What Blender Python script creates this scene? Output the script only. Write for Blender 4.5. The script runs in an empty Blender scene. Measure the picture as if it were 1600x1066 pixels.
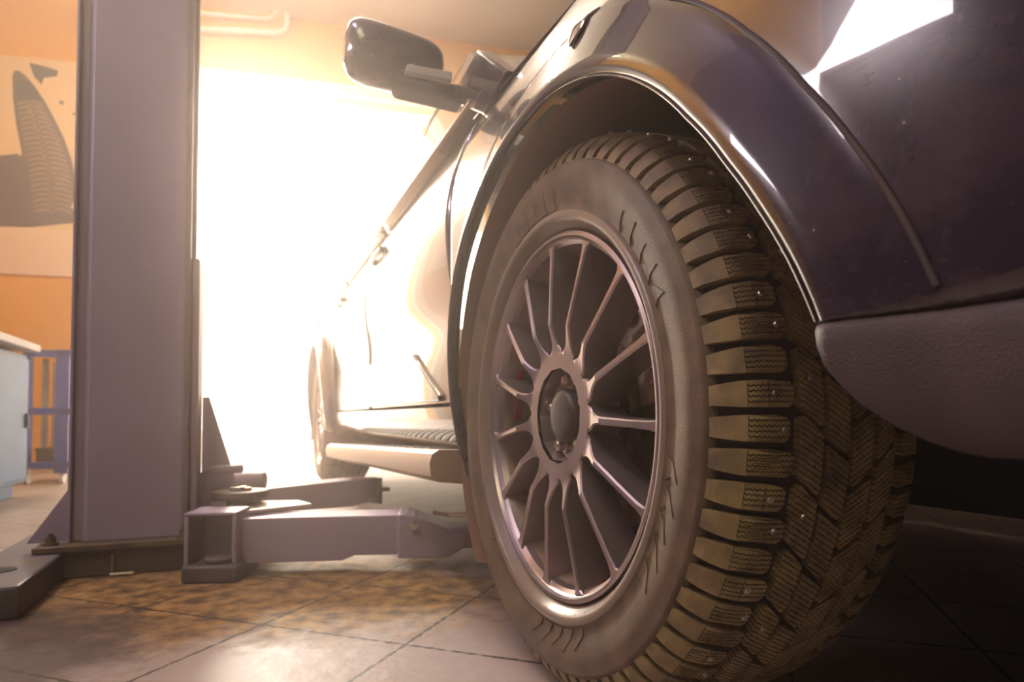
import bpy, bmesh, math, random
from mathutils import Vector, Matrix
R = math.radians
random.seed(7)
SC = bpy.context.scene
COL = SC.collection

# ------------------------------------------------------------------ camera
cam_d = bpy.data.cameras.new('camera')
cam = bpy.data.objects.new('camera', cam_d); COL.objects.link(cam)
cam_d.sensor_width = 36.0
cam_d.lens = 22.5
cam_d.shift_y = 0.0558
cam_d.clip_start = 0.01
cam.location = (0, 0, 0.382)
cam.rotation_euler = (R(91.7), 0, 0)
cam_d.dof.use_dof = True
cam_d.dof.focus_distance = 0.72
cam_d.dof.aperture_fstop = 6.0
SC.camera = cam
# ------------------------------------------------------------------ world, sun, exposure
W = bpy.data.worlds.new('world'); SC.world = W; W.use_nodes = True
W.node_tree.nodes['Background'].inputs[0].default_value = (1.0, 0.75, 0.54, 1)
W.node_tree.nodes['Background'].inputs[1].default_value = 5.2
sun_d = bpy.data.lights.new('sun', 'SUN'); sun_d.energy = 2.6; sun_d.angle = R(7.0); sun_d.color = (1.0, 0.84, 0.68)
sun = bpy.data.objects.new('sun', sun_d); COL.objects.link(sun)
SUN_DIR = Vector((0.47, -0.90, -0.42)).normalized()
sun.rotation_euler = SUN_DIR.to_track_quat('-Z', 'Y').to_euler()
sun.location = (-4, 10, 6)
HAZE_DENSITY = 0.085
TUBE_POWER = 60.0
vs = SC.view_settings
vs.view_transform = 'Standard'; vs.look = 'None'; vs.gamma = 1.0; vs.exposure = 0.5; vs.use_curve_mapping = False
SC.cycles.max_bounces = 8
SC.cycles.volume_bounces = 0
SC.cycles.sample_clamp_indirect = 6.0
SC.cycles.caustics_reflective = False
SC.cycles.caustics_refractive = False

# ------------------------------------------------------------------ materials
def new_mat(name):
    m = bpy.data.materials.new(name); m.use_nodes = True
    nt = m.node_tree; b = nt.nodes['Principled BSDF']
    return m, nt, b
def N(nt, t, **kw):
    n = nt.nodes.new(t)
    for k, v in kw.items(): setattr(n, k, v)
    return n
def mat(name, col, rough=0.5, metal=0.0, coat=0.0, var=0.0, vscale=20.0, col2=None, bump=0.0, bscale=200.0, spec=None, stretch=None, emit=None, estr=0.0):
    m, nt, b = new_mat(name)
    b.inputs['Base Color'].default_value = (*col, 1)
    b.inputs['Roughness'].default_value = rough
    b.inputs['Metallic'].default_value = metal
    b.inputs['Coat Weight'].default_value = coat
    b.inputs['Coat Roughness'].default_value = 0.03
    if spec is not None: b.inputs['Specular IOR Level'].default_value = spec
    tc = N(nt, 'ShaderNodeTexCoord')
    src = tc.outputs['Object']
    if stretch:
        mp = N(nt, 'ShaderNodeMapping'); mp.inputs['Scale'].default_value = stretch
        nt.links.new(src, mp.inputs[0]); src = mp.outputs[0]
    if var > 0 or col2:
        no = N(nt, 'ShaderNodeTexNoise'); no.inputs['Scale'].default_value = vscale; no.inputs['Detail'].default_value = 6
        nt.links.new(src, no.inputs['Vector'])
        rp = N(nt, 'ShaderNodeValToRGB'); rp.color_ramp.elements[0].position = 0.38; rp.color_ramp.elements[1].position = 0.68
        c2 = col2 or tuple(max(0, c * (1 - var)) for c in col)
        rp.color_ramp.elements[0].color = (*col, 1); rp.color_ramp.elements[1].color = (*c2, 1)
        nt.links.new(no.outputs['Fac'], rp.inputs[0]); nt.links.new(rp.outputs[0], b.inputs['Base Color'])
    if bump > 0:
        n2 = N(nt, 'ShaderNodeTexNoise'); n2.inputs['Scale'].default_value = bscale; n2.inputs['Detail'].default_value = 3
        nt.links.new(src, n2.inputs['Vector'])
        bp = N(nt, 'ShaderNodeBump'); bp.inputs['Strength'].default_value = bump; bp.inputs['Distance'].default_value = 0.002
        nt.links.new(n2.outputs['Fac'], bp.inputs['Height']); nt.links.new(bp.outputs[0], b.inputs['Normal'])
    if emit:
        b.inputs['Emission Color'].default_value = (*emit, 1); b.inputs['Emission Strength'].default_value = estr
    return m

M = {}
M['ring'] = mat('ring_highlight_rubber', (0.24, 0.18, 0.14), 0.32)  # smoother sidewall ring, lightened so the colour holds its reflected highlight
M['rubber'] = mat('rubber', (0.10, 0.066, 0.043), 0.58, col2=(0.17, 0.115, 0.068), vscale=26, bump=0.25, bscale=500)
M['groove'] = mat('groove_shade_rubber', (0.035, 0.022, 0.026), 0.7)  # darker copy of the rubber, with groove shade put into the colour
M['tread'] = mat('tread_rubber', (0.34, 0.25, 0.11), 0.55, col2=(0.16, 0.115, 0.065), vscale=38, bump=0.35, bscale=700)  # dusty block tops, with their lit yellow tone put into the colour
M['rim'] = mat('rim_metal', (0.50, 0.42, 0.42), 0.32, metal=0.8, col2=(0.36, 0.29, 0.29), vscale=12)
M['barrel'] = mat('haze_brown_metal', (0.50, 0.35, 0.28), 0.42, metal=0.2, col2=(0.34, 0.23, 0.18), vscale=15)  # brown haze between the spokes is put into this colour
M['caliper'] = mat('caliper_iron', (0.5, 0.38, 0.28), 0.5, metal=0.3, col2=(0.3, 0.2, 0.14), vscale=20)
M['board'] = mat('board_aluminium', (0.5, 0.37, 0.27), 0.45, metal=0.5)
M['cap'] = mat('cap_plastic', (0.05, 0.04, 0.04), 0.4)
M['steel'] = mat('bright_steel', (0.62, 0.52, 0.42), 0.3, metal=1.0)
M['red'] = mat('red_paint', (0.75, 0.03, 0.04), 0.4)
M['rust'] = mat('rusty_disc', (0.22, 0.14, 0.10), 0.5, metal=0.6, col2=(0.1, 0.06, 0.05), vscale=30)
M['liner'] = mat('liner_plastic', (0.38, 0.22, 0.17), 0.75, bump=0.3, bscale=250)
M['black_plastic'] = mat('grained_plastic', (0.055, 0.036, 0.042), 0.6, col2=(0.085, 0.058, 0.058), vscale=9, bump=0.35, bscale=600)
M['dark'] = mat('dark_underbody', (0.02, 0.015, 0.02), 0.85)
M['chrome'] = mat('chrome', (0.8, 0.76, 0.72), 0.12, metal=1.0)
M['lift_blue'] = mat('lift_blue_paint', (0.42, 0.33, 0.43), 0.42, var=0.12, vscale=4, bump=0.1, bscale=90)
M['lift_dark'] = mat('lift_grey_paint', (0.075, 0.07, 0.10), 0.5, col2=(0.13, 0.09, 0.06), vscale=9, bump=0.2, bscale=90)
M['lift_grease'] = mat('greasy_steel', (0.16, 0.11, 0.05), 0.45, col2=(0.05, 0.04, 0.05), vscale=18, bump=0.5, bscale=120)
M['orange'] = mat('orange_plaster', (0.86, 0.40, 0.04), 0.85, var=0.12, vscale=1.5, bump=0.2, bscale=60)
M['ceiling'] = mat('white_plaster', (0.9, 0.84, 0.78), 0.9, var=0.06, vscale=2)
M['white'] = mat('white_paint', (0.8, 0.74, 0.68), 0.5, var=0.08, vscale=4)
M['bench_blue'] = mat('bench_blue_paint', (0.02, 0.16, 0.40), 0.5, var=0.2, vscale=5)
M['rack_blue'] = mat('rack_blue_paint', (0.09, 0.12, 0.42), 0.45, var=0.1, vscale=5)
M['bench_top'] = mat('bench_top_laminate', (0.62, 0.58, 0.55), 0.5, var=0.15, vscale=6)
M['cream'] = mat('cream_card', (0.78, 0.56, 0.36), 0.6)
M['cream2'] = mat('pale_card', (0.85, 0.62, 0.48), 0.6)
M['ink'] = mat('printed_ink', (0.03, 0.025, 0.05), 0.6)
M['ink2'] = mat('printed_tread', (0.35, 0.24, 0.15), 0.6, var=0.4, vscale=30)
M['ink3'] = mat('printed_dark_block', (0.09, 0.065, 0.08), 0.6)
M['roll'] = mat('beige_roll', (0.55, 0.43, 0.3), 0.6, var=0.2, vscale=10)
M['brown'] = mat('brown_box', (0.16, 0.09, 0.05), 0.8, var=0.3, vscale=10)
M['glass'] = mat('dark_glass', (0.03, 0.03, 0.035), 0.04, coat=1.0)
M['tube'] = mat('fill_tube', (1, 1, 1), 0.5, emit=(0.95, 0.72, 1.0), estr=TUBE_POWER)  # glow for the unseen fill lamps added under the ceiling
M['tube_warm'] = mat('warm_fill_tube', (1, 1, 1), 0.5, emit=(1.0, 0.82, 0.5), estr=TUBE_POWER * 2.6)
M['panel'] = mat('reflection_panel_glow', (1, 1, 1), 0.5, emit=(1.0, 0.82, 0.86), estr=20.0)  # glow for the added panel that the bumper reflects
M['panel_warm'] = mat('warm_fill_panel', (1, 1, 1), 0.5, emit=(1.0, 0.80, 0.5), estr=5.5)
M['tube_soft'] = mat('soft_fill_tube', (1, 1, 1), 0.5, emit=(1.0, 0.85, 0.72), estr=45.0)
M['navy_wall'] = mat('navy_wall_paint', (0.045, 0.04, 0.12), 0.8, var=0.15, vscale=2)
M['concrete'] = mat('concrete_yard', (0.6, 0.55, 0.5), 0.9, var=0.1, vscale=2)

def paint_mat():
    m, nt, b = new_mat('black_car_paint')
    tc = N(nt, 'ShaderNodeTexCoord')
    # sparse dust specks and scratches with a shape of their own
    vo = N(nt, 'ShaderNodeTexVoronoi'); vo.inputs['Scale'].default_value = 70
    nt.links.new(tc.outputs['Object'], vo.inputs['Vector'])
    sp = N(nt, 'ShaderNodeMath', operation='LESS_THAN'); sp.inputs[1].default_value = 0.055
    nt.links.new(vo.outputs['Distance'], sp.inputs[0])
    sel = N(nt, 'ShaderNodeSeparateColor'); nt.links.new(vo.outputs['Color'], sel.inputs[0])
    s2 = N(nt, 'ShaderNodeMath', operation='GREATER_THAN'); s2.inputs[1].default_value = 0.72
    nt.links.new(sel.outputs[0], s2.inputs[0])
    mul = N(nt, 'ShaderNodeMath', operation='MULTIPLY'); nt.links.new(sp.outputs[0], mul.inputs[0]); nt.links.new(s2.outputs[0], mul.inputs[1])
    mx = N(nt, 'ShaderNodeMix', data_type='RGBA')
    mx.inputs[6].default_value = (0.028, 0.015, 0.028, 1); mx.inputs[7].default_value = (0.45, 0.36, 0.26, 1)
    nt.links.new(mul.outputs[0], mx.inputs[0])
    # film of dust
    no = N(nt, 'ShaderNodeTexNoise'); no.inputs['Scale'].default_value = 9; no.inputs['Detail'].default_value = 8; no.inputs['Roughness'].default_value = 0.7
    nt.links.new(tc.outputs['Object'], no.inputs['Vector'])
    mr = N(nt, 'ShaderNodeMapRange'); mr.inputs[1].default_value = 0.45; mr.inputs[2].default_value = 0.8; mr.inputs[3].default_value = 0.0; mr.inputs[4].default_value = 0.22
    nt.links.new(no.outputs['Fac'], mr.inputs[0])
    mx2 = N(nt, 'ShaderNodeMix', data_type='RGBA'); mx2.inputs[7].default_value = (0.30, 0.22, 0.16, 1)
    nt.links.new(mr.outputs[0], mx2.inputs[0]); nt.links.new(mx.outputs[2], mx2.inputs[6])
    nt.links.new(mx2.outputs[2], b.inputs['Base Color'])
    b.inputs['Roughness'].default_value = 0.22
    b.inputs['Coat Weight'].default_value = 1.0; b.inputs['Coat Roughness'].default_value = 0.025
    # fine scratches in the clear coat
    mp = N(nt, 'ShaderNodeMapping'); mp.inputs['Rotation'].default_value = (0, R(35), 0); mp.inputs['Scale'].default_value = (6, 6, 160)
    nt.links.new(tc.outputs['Object'], mp.inputs[0])
    n3 = N(nt, 'ShaderNodeTexNoise'); n3.inputs['Scale'].default_value = 6; n3.inputs['Detail'].default_value = 3
    nt.links.new(mp.outputs[0], n3.inputs['Vector'])
    bp = N(nt, 'ShaderNodeBump'); bp.inputs['Strength'].default_value = 0.05; bp.inputs['Distance'].default_value = 0.001
    nt.links.new(n3.outputs['Fac'], bp.inputs['Height']); nt.links.new(bp.outputs[0], b.inputs['Normal'])
    return m
M['paint'] = paint_mat()

def floor_mat():
    m, nt, b = new_mat('dirty_floor_tiles')
    tc = N(nt, 'ShaderNodeTexCoord')
    mp = N(nt, 'ShaderNodeMapping'); mp.vector_type = 'POINT'
    mp.inputs['Rotation'].default_value = (0, 0, R(20)); 
    nt.links.new(tc.outputs['Object'], mp.inputs[0])
    sx = N(nt, 'ShaderNodeSeparateXYZ'); nt.links.new(mp.outputs[0], sx.inputs[0])
    # wobble so joints look chipped
    nz = N(nt, 'ShaderNodeTexNoise'); nz.inputs['Scale'].default_value = 60; nt.links.new(tc.outputs['Object'], nz.inputs['Vector'])
    def line(sock, off, pitch=0.3, w=0.0032):
        a = N(nt, 'ShaderNodeMath', operation='ADD'); a.inputs[1].default_value = 30.0 - off + pitch / 2; nt.links.new(sock, a.inputs[0])
        f = N(nt, 'ShaderNodeMath', operation='FLOORED_MODULO'); f.inputs[1].default_value = pitch; nt.links.new(a.outputs[0], f.inputs[0])
        s = N(nt, 'ShaderNodeMath', operation='SUBTRACT'); s.inputs[1].default_value = pitch / 2; nt.links.new(f.outputs[0], s.inputs[0])
        ab = N(nt, 'ShaderNodeMath', operation='ABSOLUTE'); nt.links.new(s.outputs[0], ab.inputs[0])
        ww = N(nt, 'ShaderNodeMapRange'); ww.inputs[1].default_value = 0.35; ww.inputs[2].default_value = 0.7; ww.inputs[3].default_value = w * 0.3; ww.inputs[4].default_value = w * 1.7
        nt.links.new(nz.outputs['Fac'], ww.inputs[0])
        l = N(nt, 'ShaderNodeMath', operation='LESS_THAN'); nt.links.new(ab.outputs[0], l.inputs[0]); nt.links.new(ww.outputs[0], l.inputs[1])
        return l
    l1 = line(sx.outputs['X'], -0.54); l2 = line(sx.outputs['Y'], 0.96)
    mxm = N(nt, 'ShaderNodeMath', operation='MAXIMUM'); nt.links.new(l1.outputs[0], mxm.inputs[0]); nt.links.new(l2.outputs[0], mxm.inputs[1])
    n1 = N(nt, 'ShaderNodeTexNoise'); n1.inputs['Scale'].default_value = 3; n1.inputs['Detail'].default_value = 8; n1.inputs['Roughness'].default_value = 0.65
    nt.links.new(tc.outputs['Object'], n1.inputs['Vector'])
    r1 = N(nt, 'ShaderNodeValToRGB'); r1.color_ramp.elements[0].position = 0.35; r1.color_ramp.elements[1].position = 0.75
    r1.color_ramp.elements[0].color = (0.42, 0.34, 0.32, 1); r1.color_ramp.elements[1].color = (0.30, 0.21, 0.16, 1)
    nt.links.new(n1.outputs['Fac'], r1.inputs[0])
    # oily rusty dirt pooled around the lift column, fading with distance from it
    sub = N(nt, 'ShaderNodeVectorMath', operation='DISTANCE')
    mp2 = N(nt, 'ShaderNodeMapping'); mp2.inputs['Rotation'].default_value = (0, 0, R(-22)); mp2.inputs['Scale'].default_value = (0.72, 1.6, 1)
    nt.links.new(tc.outputs['Object'], mp2.inputs[0]); nt.links.new(mp2.outputs[0], sub.inputs[0])
    # centre at world (-0.75, 1.42)
    c = Matrix.Rotation(R(-22), 3, 'Z') @ Vector((-0.78 * 0.72, 1.42 * 1.6, 0))
    sub.inputs[1].default_value = c
    ds = N(nt, 'ShaderNodeMapRange'); ds.inputs[1].default_value = 0.25; ds.inputs[2].default_value = 0.95; ds.inputs[3].default_value = 0.55; ds.inputs[4].default_value = -0.45
    nt.links.new(sub.outputs['Value'], ds.inputs[0])
    n2 = N(nt, 'ShaderNodeTexNoise'); n2.inputs['Scale'].default_value = 9; n2.inputs['Detail'].default_value = 10; n2.inputs['Roughness'].default_value = 0.75
    nt.links.new(tc.outputs['Object'], n2.inputs['Vector'])
    ad = N(nt, 'ShaderNodeMath', operation='ADD'); nt.links.new(ds.outputs[0], ad.inputs[0]); nt.links.new(n2.outputs['Fac'], ad.inputs[1])
    r2 = N(nt, 'ShaderNodeMapRange'); r2.inputs[1].default_value = 0.45; r2.inputs[2].default_value = 0.75
    nt.links.new(ad.outputs[0], r2.inputs[0])
    dirt = N(nt, 'ShaderNodeValToRGB'); dirt.color_ramp.elements[0].color = (0.10, 0.05, 0.015, 1); dirt.color_ramp.elements[1].color = (0.44, 0.25, 0.08, 1)
    dirt.color_ramp.elements[0].position = 0.35; dirt.color_ramp.elements[1].position = 0.65
    n4 = N(nt, 'ShaderNodeTexNoise'); n4.inputs['Scale'].default_value = 25; n4.inputs['Detail'].default_value = 8
    nt.links.new(tc.outputs['Object'], n4.inputs['Vector']); nt.links.new(n4.outputs['Fac'], dirt.inputs[0])
    m1 = N(nt, 'ShaderNodeMix', data_type='RGBA'); nt.links.new(r2.outputs[0], m1.inputs[0]); nt.links.new(r1.outputs[0], m1.inputs[6]); nt.links.new(dirt.outputs[0], m1.inputs[7])
    # black oily stain in front of the lift foot, shade painted into it
    oil_shade = N(nt, 'ShaderNodeVectorMath', operation='DISTANCE'); nt.links.new(tc.outputs['Object'], oil_shade.inputs[0]); oil_shade.inputs[1].default_value = (-0.92, 1.0, 0)
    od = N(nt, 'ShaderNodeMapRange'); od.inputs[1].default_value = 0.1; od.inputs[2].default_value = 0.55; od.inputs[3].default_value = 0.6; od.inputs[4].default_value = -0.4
    nt.links.new(oil_shade.outputs['Value'], od.inputs[0])
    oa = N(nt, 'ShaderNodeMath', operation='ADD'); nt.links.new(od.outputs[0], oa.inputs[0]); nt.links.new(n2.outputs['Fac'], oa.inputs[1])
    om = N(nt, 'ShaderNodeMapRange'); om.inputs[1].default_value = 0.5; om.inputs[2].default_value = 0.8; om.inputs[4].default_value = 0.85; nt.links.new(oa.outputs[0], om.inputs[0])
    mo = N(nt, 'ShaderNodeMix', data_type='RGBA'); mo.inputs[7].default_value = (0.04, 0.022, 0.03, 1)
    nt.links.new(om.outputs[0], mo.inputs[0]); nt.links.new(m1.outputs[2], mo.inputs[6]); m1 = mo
    m2 = N(nt, 'ShaderNodeMix', data_type='RGBA'); m2.inputs[7].default_value = (0.03, 0.018, 0.015, 1)
    nt.links.new(mxm.outputs[0], m2.inputs[0]); nt.links.new(m1.outputs[2], m2.inputs[6])
    nt.links.new(m2.outputs[2], b.inputs['Base Color'])
    rr = N(nt, 'ShaderNodeMapRange'); rr.inputs[3].default_value = 0.5; rr.inputs[4].default_value = 0.75
    nt.links.new(r2.outputs[0], rr.inputs[0]); nt.links.new(rr.outputs[0], b.inputs['Roughness'])
    hs = N(nt, 'ShaderNodeMath', operation='SUBTRACT'); nt.links.new(n4.outputs['Fac'], hs.inputs[0]); nt.links.new(mxm.outputs[0], hs.inputs[1])
    bp = N(nt, 'ShaderNodeBump'); bp.inputs['Strength'].default_value = 0.5; bp.inputs['Distance'].default_value = 0.004
    nt.links.new(hs.outputs[0], bp.inputs['Height']); nt.links.new(bp.outputs[0], b.inputs['Normal'])
    return m
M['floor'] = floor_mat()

# ------------------------------------------------------------------ helpers
class MB:
    """collects shapes for one mesh"""
    def __init__(self): self.v = []; self.f = []
    def add(self, vs, fs):
        b = len(self.v); self.v += [tuple(p) for p in vs]; self.f += [tuple(b + i for i in f) for f in fs]; return self
    def box(self, x0, x1, y0, y1, z0, z1, fr=None):
        P = [(x, y, z) for z in (z0, z1) for y in (y0, y1) for x in (x0, x1)]
        if fr: P = [fr(*p) for p in P]
        return self.add(P, [(0, 2, 3, 1), (4, 5, 7, 6), (0, 1, 5, 4), (2, 6, 7, 3), (0, 4, 6, 2), (1, 3, 7, 5)])
    def prism(self, poly, h0, h1, fr):
        n = len(poly)
        P = [fr(x, y, h0) for x, y in poly] + [fr(x, y, h1) for x, y in poly]
        F = [tuple(range(n - 1, -1, -1)), tuple(range(n, 2 * n))] + [(i, (i + 1) % n, n + (i + 1) % n, n + i) for i in range(n)]
        return self.add(P, F)
    def cyl(self, p0, p1, r0, r1=None, n=24, cap=True):
        r1 = r0 if r1 is None else r1
        p0 = Vector(p0); p1 = Vector(p1); d = (p1 - p0).normalized()
        a = d.orthogonal().normalized(); b = d.cross(a)
        P = []
        for p, r in ((p0, r0), (p1, r1)):
            for i in range(n):
                t = 2 * math.pi * i / n; P.append(p + (a * math.cos(t) + b * math.sin(t)) * r)
        F = [(i, (i + 1) % n, n + (i + 1) % n, n + i) for i in range(n)]
        if cap: F += [tuple(range(n - 1, -1, -1)), tuple(range(n, 2 * n))]
        return self.add(P, F)
    def tube(self, pts, r, n=12):
        pts = [Vector(p) for p in pts]; P = []; ref = None
        for i, p in enumerate(pts):
            d = (pts[min(i + 1, len(pts) - 1)] - pts[max(i - 1, 0)]).normalized()
            if ref is None: ref = d.orthogonal().normalized()
            a = (ref - d * ref.dot(d)).normalized(); ref = a; b = d.cross(a)
            for k in range(n):
                t = 2 * math.pi * k / n; P.append(p + (a * math.cos(t) + b * math.sin(t)) * r)
        F = [(i * n + k, i * n + (k + 1) % n, (i + 1) * n + (k + 1) % n, (i + 1) * n + k) for i in range(len(pts) - 1) for k in range(n)]
        F += [tuple(range(n - 1, -1, -1)), tuple(range((len(pts) - 1) * n, len(pts) * n))]
        return self.add(P, F)
    def lathe_y(self, prof, n=128, close=False):
        """prof = [(o, r)] turned about the local y axis"""
        P = []; k = len(prof)
        for i in range(n):
            t = 2 * math.pi * i / n
            for o, r in prof: P.append((r * math.cos(t), o, r * math.sin(t)))
        F = []
        for i in range(n):
            j = (i + 1) % n
            for q in range(k if close else k - 1):
                F.append((i * k + q, j * k + q, j * k + (q + 1) % k, i * k + (q + 1) % k))
        return self.add(P, F)
    def grid(self, pts):
        h = len(pts); w = len(pts[0]); P = [p for row in pts for p in row]
        return self.add(P, [(i * w + j, i * w + j + 1, (i + 1) * w + j + 1, (i + 1) * w + j) for i in range(h - 1) for j in range(w - 1)])
    def build(self, name, m, parent=None, smooth=False, bevel=0.0, solid=0.0, angle=35, loc=None, normals=True, seg=2):
        me = bpy.data.meshes.new(name); me.from_pydata(self.v, [], self.f); me.update()
        if normals:
            bm = bmesh.new(); bm.from_mesh(me)
            bmesh.ops.recalc_face_normals(bm, faces=bm.faces); bm.to_mesh(me); bm.free()
        for mm in (m if isinstance(m, (list, tuple)) else [m]): me.materials.append(mm)
        if smooth:
            me.polygons.foreach_set('use_smooth', [True] * len(me.polygons))
            if angle < 180:
                try: me.set_sharp_from_angle(angle=R(angle))
                except Exception: pass
        o = bpy.data.objects.new(name, me); COL.objects.link(o)
        if solid:
            md = o.modifiers.new('solidify', 'SOLIDIFY'); md.thickness = solid; md.offset = -1
        if bevel:
            md = o.modifiers.new('bevel', 'BEVEL'); md.width = bevel; md.segments = seg; md.limit_method = 'ANGLE'; md.angle_limit = R(30)
            md.harden_normals = False
        if parent: o.parent = parent
        if loc: o.location = loc
        return o
def tag(o, label=None, cat=None, group=None, kind=None):
    if label: o['label'] = label
    if cat: o['category'] = cat
    if group: o['group'] = group
    if kind: o['kind'] = kind
    return o
def thing(name, label, cat, loc=(0, 0, 0), rz=0.0, group=None):
    o = bpy.data.objects.new(name, None); COL.objects.link(o); o.location = loc; o.rotation_euler = (0, 0, rz)
    o.empty_display_size = 0.1
    return tag(o, label, cat, group)
def struct(o): o['kind'] = 'structure'; return o

# frame shared by the car, lift and building: u runs back along the car, n points out of its visible side
CS, SN = math.cos(R(112.5)), math.sin(R(112.5))
UX, UY = CS, SN
NX, NY = -SN, CS

# ------------------------------------------------------------------ room shell
def quadwall(name, p, q, z0, z1, m, th=0.12, flip=1):
    p = Vector(p); q = Vector(q); d = (q - p).normalized(); nn = Vector((-d.y, d.x)) * th * flip
    mb = MB(); P = [(p.x, p.y), (q.x, q.y), (q.x + nn.x, q.y + nn.y), (p.x + nn.x, p.y + nn.y)]
    mb.prism(P, z0, z1, lambda x, y, h: (x, y, h))
    return struct(mb.build(name, m))
E_ = Vector((0.972, 0.234)); W0 = Vector((-3.4, 4.6))
def fw(s, out=0.0): v = W0 + E_ * s + Vector((-0.234, 0.972)) * out; return (v.x, v.y)
A_ = Vector(fw(-0.6)); B_ = A_ - Vector((UX, UY)) * 8.5; C_ = B_ + Vector((-NX, -NY)) * 7.5
t_ = None
# D: where the right wall meets the far wall line
den = UX * (-E_.y) - UY * (-E_.x)
rhs = Vector(fw(0)) - C_
t_ = (rhs.x * (-E_.y) - rhs.y * (-E_.x)) / den
D_ = C_ + Vector((UX, UY)) * t_
sD = (D_ - W0).dot(E_)
HC = 3.55; DOOR_H = 2.95; S0, S1 = 0.72, 3.3
foot = [(A_.x, A_.y), (B_.x, B_.y), (C_.x, C_.y), (D_.x, D_.y)]
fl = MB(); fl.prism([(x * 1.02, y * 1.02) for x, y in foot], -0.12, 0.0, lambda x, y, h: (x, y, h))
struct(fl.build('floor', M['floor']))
ce = MB(); ce.prism([(x * 1.02, y * 1.02) for x, y in foot], HC, HC + 0.12, lambda x, y, h: (x, y, h))
struct(ce.build('ceiling', M['ceiling']))
mid_ = A_ - Vector((UX, UY)) * 3.35
quadwall('wall_left', (A_.x, A_.y), (mid_.x, mid_.y), 0, HC, M['orange'], flip=-1)
quadwall('wall_near', (mid_.x, mid_.y), (B_.x, B_.y), 0, HC, M['navy_wall'], flip=-1)  # unseen stretch of side wall, coloured dark to darken the car's reflections
quadwall('wall_rear', (B_.x, B_.y), (C_.x, C_.y), 0, HC, M['navy_wall'], flip=-1)
quadwall('wall_right', (C_.x, C_.y), (D_.x, D_.y), 0, HC, M['navy_wall'], flip=-1)
mb = MB()
def farbox(s0, s1, z0, z1, o0=0.0, o1=0.14):
    P = [fw(s0, o0), fw(s1, o0), fw(s1, o1), fw(s0, o1)]
    mb.prism(P, z0, z1, lambda x, y, h: (x, y, h))
farbox(-0.75, S0, 0, HC); farbox(S0, S1, DOOR_H, HC); farbox(S1, sD + 0.1, 0, HC)
struct(mb.build('wall_far', M['orange']))
mb = MB(); farbox(S0 - 0.09, S1 + 0.09, DOOR_H, DOOR_H + 0.10, -0.05, -0.002); farbox(S0 - 0.09, S0, 0, DOOR_H, -0.05, -0.002); farbox(S1, S1 + 0.09, 0, DOOR_H, -0.05, -0.002)
struct(mb.build('trim_1', M['white'], bevel=0.008))
# yard outside the doorway
mb = MB(); P = [fw(-6, 0.16), fw(12, 0.16), fw(12, 14), fw(-6, 14)]
mb.prism(P, -0.1, -0.01, lambda x, y, h: (x, y, h)); g = struct(mb.build('ground', M['concrete']))

# ------------------------------------------------------------------ wheel pieces (local: x back, y out, z up; axis y; lip plane y=0)
def lerp_prof(ctrl, steps=6):
    out = []
    n = len(ctrl)
    for i in range(n - 1):
        p0 = ctrl[max(i - 1, 0)]; p1 = ctrl[i]; p2 = ctrl[i + 1]; p3 = ctrl[min(i + 2, n - 1)]
        for k in range(steps):
            t = k / steps; t2 = t * t; t3 = t2 * t
            out.append(tuple(0.5 * (2 * p1[j] + (-p0[j] + p2[j]) * t + (2 * p0[j] - 5 * p1[j] + 4 * p2[j] - p3[j]) * t2 + (-p0[j] + 3 * p1[j] - 3 * p2[j] + p3[j]) * t3) for j in (0, 1)))
    out.append(ctrl[-1]); return out
half = [(0.011, 0.340), (0.007, 0.351), (-0.001, 0.361), (-0.010, 0.3695), (-0.022, 0.3755), (-0.040, 0.3795), (-0.070, 0.3825), (-0.092, 0.3838), (-0.118, 0.384)]
full = half + [(-0.236 - o, r) for o, r in reversed(half[:-1])]
TP = lerp_prof(full, 8)
ARC = [0.0]
for i in range(1, len(TP)): ARC.append(ARC[-1] + math.dist(TP[i - 1], TP[i]))
LEN = ARC[-1]
def prof_at(s):
    s = max(0.0, min(LEN - 1e-6, s))
    lo, hi = 0, len(ARC) - 1
    while hi - lo > 1:
        m_ = (lo + hi) // 2
        if ARC[m_] <= s: lo = m_
        else: hi = m_
    t = (s - ARC[lo]) / (ARC[hi] - ARC[lo]); a = TP[lo]; b = TP[hi]
    o = a[0] + (b[0] - a[0]) * t; r = a[1] + (b[1] - a[1]) * t
    d = (b[0] - a[0], b[1] - a[1]); L = math.hypot(*d)
    return o, r, (-(-d[1]) / L * -1 * -1, -d[0] / L) if False else (d[1] / L, -d[0] / L)
RT = 0.384
def tread_pt(s, y, h):
    o, r, nn = prof_at(s)
    # outward normal of the section (points away from the axle)
    no, nr = nn
    if nr < 0: no, nr = -no, -nr
    o += no * h; r += nr * h
    t = y / RT
    return (r * math.cos(t), o, r * math.sin(t))
def clip(subj, conv):
    """Sutherland-Hodgman, conv counter-clockwise"""
    out = subj
    for i in range(len(conv)):
        ax, ay = conv[i]; bx, by = conv[(i + 1) % len(conv)]
        inp = out; out = []
        if not inp: return []
        def side(p): return (bx - ax) * (p[1] - ay) - (by - ay) * (p[0] - ax)
        for k in range(len(inp)):
            p = inp[k]; q = inp[(k + 1) % len(inp)]; sp = side(p); sq = side(q)
            if sp >= 0: out.append(p)
            if (sp >= 0) != (sq >= 0):
                t = sp / (sp - sq); out.append((p[0] + (q[0] - p[0]) * t, p[1] + (q[1] - p[1]) * t))
    return out
def tread_prism(mb, poly, y0, depth=0.0085, mir=False):
    if len(poly) < 3: return
    pts = [((LEN - s) if mir else s, y + y0) for s, y in poly]
    n = len(pts)
    P = [tread_pt(s, y, 0) for s, y in pts] + [tread_pt(s, y, -depth) for s, y in pts]
    mb.add(P, [tuple(range(n))] + [(i, (i + 1) % n, n + (i + 1) % n, n + i) for i in range(n)])
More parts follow.
